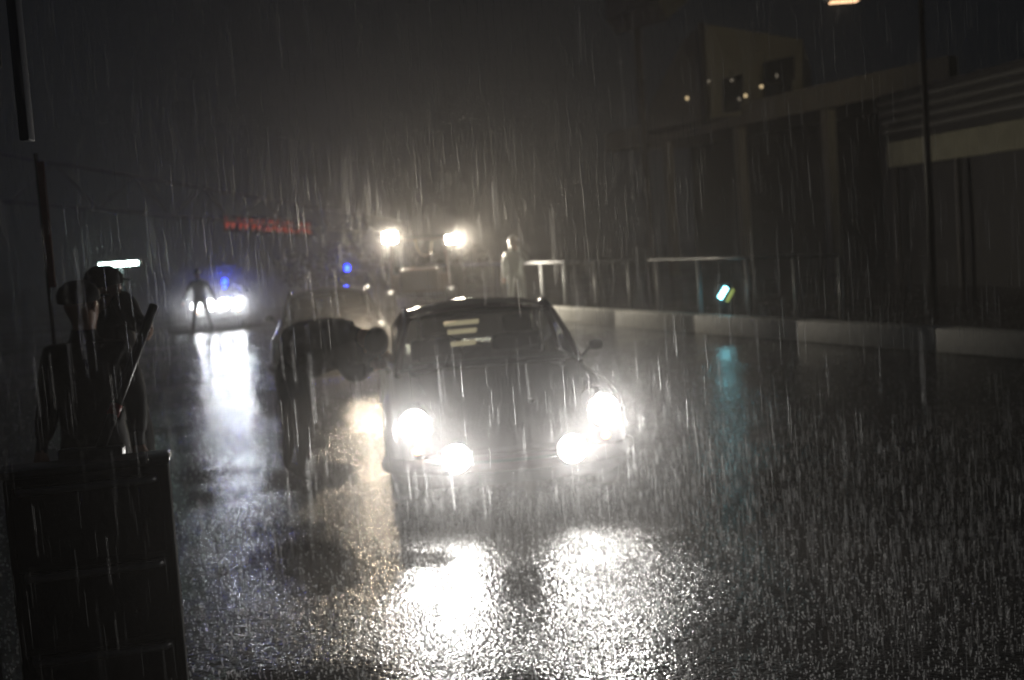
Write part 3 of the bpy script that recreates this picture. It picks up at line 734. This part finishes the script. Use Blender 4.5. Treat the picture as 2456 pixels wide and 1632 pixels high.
# overhanging roof wedge at top
wd=thing('roof_canopy','dim beige canopy corner at the top edge of the view','canopy',P(1452,45,36))
q=[P(1452,45,36),P(1580,2,32),P(1640,-60,31),P(1452,-60,36)]; o1=wd.location.copy() if False else P(1452,45,36)
q=[c-o1 for c in q]
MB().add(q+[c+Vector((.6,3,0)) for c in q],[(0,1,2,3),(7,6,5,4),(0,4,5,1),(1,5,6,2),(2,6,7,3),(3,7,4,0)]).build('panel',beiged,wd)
MB().tube([q[0]+Vector((1.2,2.9,.2)),Vector((q[0].x+1.2,q[0].y+2.9,-o1.z))],.12,8).build('support',dm,wd)
# right stand with louvred fascia
s0=P(2130,403,32); s1=P(2640,312,24)
st_=thing('grandstand','dim grandstand roof edge with stacked horizontal louvres at right','grandstand',(s0.x,s0.y,0)); ob=Vector((s0.x,s0.y,0))
v1=s1-s0; v1.z=0
for k,(z,h_,nm,off) in enumerate(((s0.z,.62,'fascia',0),(s0.z+.85,.09,'louvre',.3),(s0.z+1.1,.09,'louvre',.45),(s0.z+1.35,.09,'louvre',.6),(s0.z+1.6,.09,'louvre',.75))):
    a=Vector((0,off,z)); c_=Vector((v1.x,v1.y+off,z)); up1=Vector((0,0,h_)); bk1=Vector((.1,.3,0))
    q=[a,c_,c_+up1,a+up1]
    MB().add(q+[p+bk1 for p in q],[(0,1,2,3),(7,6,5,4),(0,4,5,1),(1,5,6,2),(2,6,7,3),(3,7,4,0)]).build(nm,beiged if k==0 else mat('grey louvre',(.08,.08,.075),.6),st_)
q=[Vector((.1,.9,0)),Vector((v1.x+.1,v1.y+.9,0)),Vector((v1.x+.1,v1.y+.9,s0.z+1.9)),Vector((.1,.9,s0.z+1.9))]
MB().add(q+[p+Vector((1,3,0)) for p in q],[(0,1,2,3),(7,6,5,4),(0,4,5,1),(1,5,6,2),(2,6,7,3),(3,7,4,0)]).build('wall',mat('dark cladding',(.012,.012,.014),.7),st_)
for q_ in (.05,.4,.75): MB().tube([v1*q_+Vector((0,.1,0)),v1*q_+Vector((0,.1,s0.z))],.08,8).build('column',dm,st_)
# lamp mast
mp=P(2226,400,21); lh=P(2024,4,20.5)
ms=thing('lamp_mast','dark lamp mast whose lit head just shows at the top edge','lamp post',(mp.x,mp.y,0)); om=Vector((mp.x,mp.y,0))
MB().tube([(0,0,0),(0,0,lh.z+.3)],[.07,.045],10).build('mast',dm,ms,True)
MB().tube([(0,0,lh.z+.25),lh-om+Vector((.25,0,.12))],.035,8).build('arm',dm,ms,True)
hdm=MB().box((lh.x-om.x-.3,lh.y-om.y-.12,lh.z+.015),(lh.x-om.x+.3,lh.y-om.y+.12,lh.z+.12),.03).build('lamp_head',dark,ms,True)
MB().box((lh.x-om.x-.22,lh.y-om.y-.09,lh.z-.015),(lh.x-om.x+.22,lh.y-om.y+.09,lh.z+.01)).build('lens',emitter('mast lamp lit',(1,.62,.35),1.6),hdm)
spot('mast_beam',lh+Vector((0,0,-.08)),lh+Vector((.09,1,.03)),1100,42,(1,.85,.62),.15,1.0)

# ------------------------------------------------------------------ rain
def rain_mat(tr_):
    m=bpy.data.materials.new('falling water'); m.use_nodes=True; nt=m.node_tree; nt.nodes.clear(); L=nt.links.new; N=nt.nodes.new
    o=N('ShaderNodeOutputMaterial'); a=N('ShaderNodeBsdfDiffuse'); b=N('ShaderNodeBsdfTranslucent'); c=N('ShaderNodeBsdfRefraction'); t=N('ShaderNodeBsdfTransparent')
    c.inputs['Roughness'].default_value=.6; c.inputs['IOR'].default_value=1.15
    a.inputs[0].default_value=(.9,.9,.9,1); b.inputs[0].default_value=(.95,.95,.95,1)
    x=N('ShaderNodeMixShader'); x.inputs[0].default_value=.5; L(a.outputs[0],x.inputs[1]); L(b.outputs[0],x.inputs[2])
    y=N('ShaderNodeMixShader'); y.inputs[0].default_value=.5; L(x.outputs[0],y.inputs[1]); L(c.outputs[0],y.inputs[2])
    z=N('ShaderNodeMixShader'); z.inputs[0].default_value=tr_; L(y.outputs[0],z.inputs[1]); L(t.outputs[0],z.inputs[2]); L(z.outputs[0],o.inputs['Surface']); return m
RM=rain_mat(.80); RM2=rain_mat(.25)
rv=[]; rf=[]
def streak(p, ln_, r, tilt):
    n=len(rv); a0=random.random()*6.28
    for k in range(2):
        c=p+tilt*(ln_*k)
        for q in range(3):
            a=a0+q*2.094; rv.append((c.x+math.cos(a)*r,c.y+math.sin(a)*r,c.z))
    for q in range(3): rf.append((n+q,n+(q+1)%3,n+3+(q+1)%3,n+3+q))
def rain_at(Dmin,Dmax,cnt,rmin,rmax,lmin,lmax,power=2):
    i=0
    while i<cnt:
        u=random.random(); D=(Dmin**(power+1)+u*(Dmax**(power+1)-Dmin**(power+1)))**(1/(power+1))
        px=random.uniform(-150,2600); py=random.uniform(-150,1780)
        p=P(px,py,D)
        if p.z<.02: continue
        streak(p, random.uniform(lmin,lmax), random.uniform(rmin,rmax), Vector((random.gauss(-.012,.012),random.gauss(0,.01),1))); i+=1
rain_at(1.5,3.2,620,.0003,.0006,.06,.10,1)
rain_at(3,7,2700,.0005,.0009,.07,.11,1.3)
rain_at(7,14,3600,.0009,.0014,.07,.12,1)
rain_at(1.6,2.6,26,.0010,.0014,.08,.10,1)
rain_at(14,30,1300,.0015,.0022,.08,.14,.6)
_n=0
while _n<4200:
    x_,y_,d_=random.uniform(820,2500),random.uniform(1000,1640),random.uniform(4.2,8.5)
    if 900<x_<1500 and y_<1190: continue
    p=P(x_,y_,d_)
    if not(.02<p.z<.75): continue
    streak(p,random.uniform(.03,.07),random.uniform(.0012,.0024),Vector((-.01,0,1))); _n+=1
me=bpy.data.meshes.new('rain'); me.from_pydata(rv,[],rf); me.materials.append(RM)
ro=bpy.data.objects.new('rain',me); C.objects.link(ro); ro['kind']='stuff'; ro['label']='falling rain streaks filling the air'
# splashes off the road
rv=[]; rf=[]
for _ in range(17000):
    px=random.uniform(-60,2520); py=random.uniform(730,1680)
    g0=G(px,py)
    if g0.y>34 or g0.y<1.2: continue
    h=random.random()**2*.035+.003; rr=random.uniform(.0016,.0032)*(1+g0.y*.09)
    c=g0+Vector((0,0,h)); n=len(rv)
    for dx_,dy_,dz_ in ((1,0,0),(-1,0,0),(0,1,0),(0,-1,0),(0,0,1.3),(0,0,-1.3)): rv.append((c.x+dx_*rr,c.y+dy_*rr,c.z+dz_*rr))
    rf += [(n+a,n+b,n+c_) for a,b,c_ in ((0,2,4),(2,1,4),(1,3,4),(3,0,4),(2,0,5),(1,2,5),(3,1,5),(0,3,5))]
    if random.random()<.25: streak(g0+Vector((0,0,.004)), random.uniform(.01,.03), rr*.5, Vector((random.gauss(0,.25),random.gauss(0,.25),1)))
me=bpy.data.meshes.new('rain_splash'); me.from_pydata(rv,[],rf); me.materials.append(RM2)
ro=bpy.data.objects.new('rain_splash',me); C.objects.link(ro); ro['kind']='stuff'; ro['label']='small splashes of rain jumping off the wet road'

# mist volumes added round the lamps to spread their glow like lens bloom
def mist(loc, sz, dens, rz, label):
    m=bpy.data.materials.new('glow mist'); m.use_nodes=True; nt=m.node_tree; nt.nodes.clear()
    o=nt.nodes.new('ShaderNodeOutputMaterial'); v=nt.nodes.new('ShaderNodeVolumePrincipled')
    v.inputs['Color'].default_value=(.95,.94,.95,1); v.inputs['Density'].default_value=dens; v.inputs['Anisotropy'].default_value=.82
    nt.links.new(v.outputs[0],o.inputs['Volume'])
    b=MB().ball((0,0,0),1,sz,24).build('glow_mist',m,None,True); b.location=loc; b.rotation_euler=(0,0,rz); b['kind']='stuff'; b['label']=label
mist((pc.x,pc.y-.9,.70),(1.6,1.7,.69),.030,car_rz,'added glow mist round the front coupe lamps')
mist((p2.x,p2.y-1.4,.75),(1.5,1.3,.74),.03,0,'added mist veil in front of the waiting saloon')
mist((p3.x,p3.y-.8,.85),(2.2,1.6,.84),.085,0,'added glow mist round the far car lamps')
mist(P(1010,572,29.5),(1.4,1.0,.65),.03,0,'added glow mist round the tractor flood lamps')
# ------------------------------------------------------------------ render settings
scn.view_settings.view_transform='Standard'; scn.view_settings.look='None'; scn.view_settings.exposure=.22; scn.view_settings.gamma=1
cy=scn.cycles
cy.use_denoising=True
try: cy.denoiser='OPENIMAGEDENOISE'
except Exception: pass
cy.volume_bounces=1; cy.max_bounces=6; cy.transparent_max_bounces=8; cy.diffuse_bounces=2; cy.glossy_bounces=3; cy.transmission_bounces=3
cy.use_light_tree=True; cy.sample_clamp_indirect=4; cy.sample_clamp_direct=0
cy.use_adaptive_sampling=False
cy.sample_clamp_indirect=3
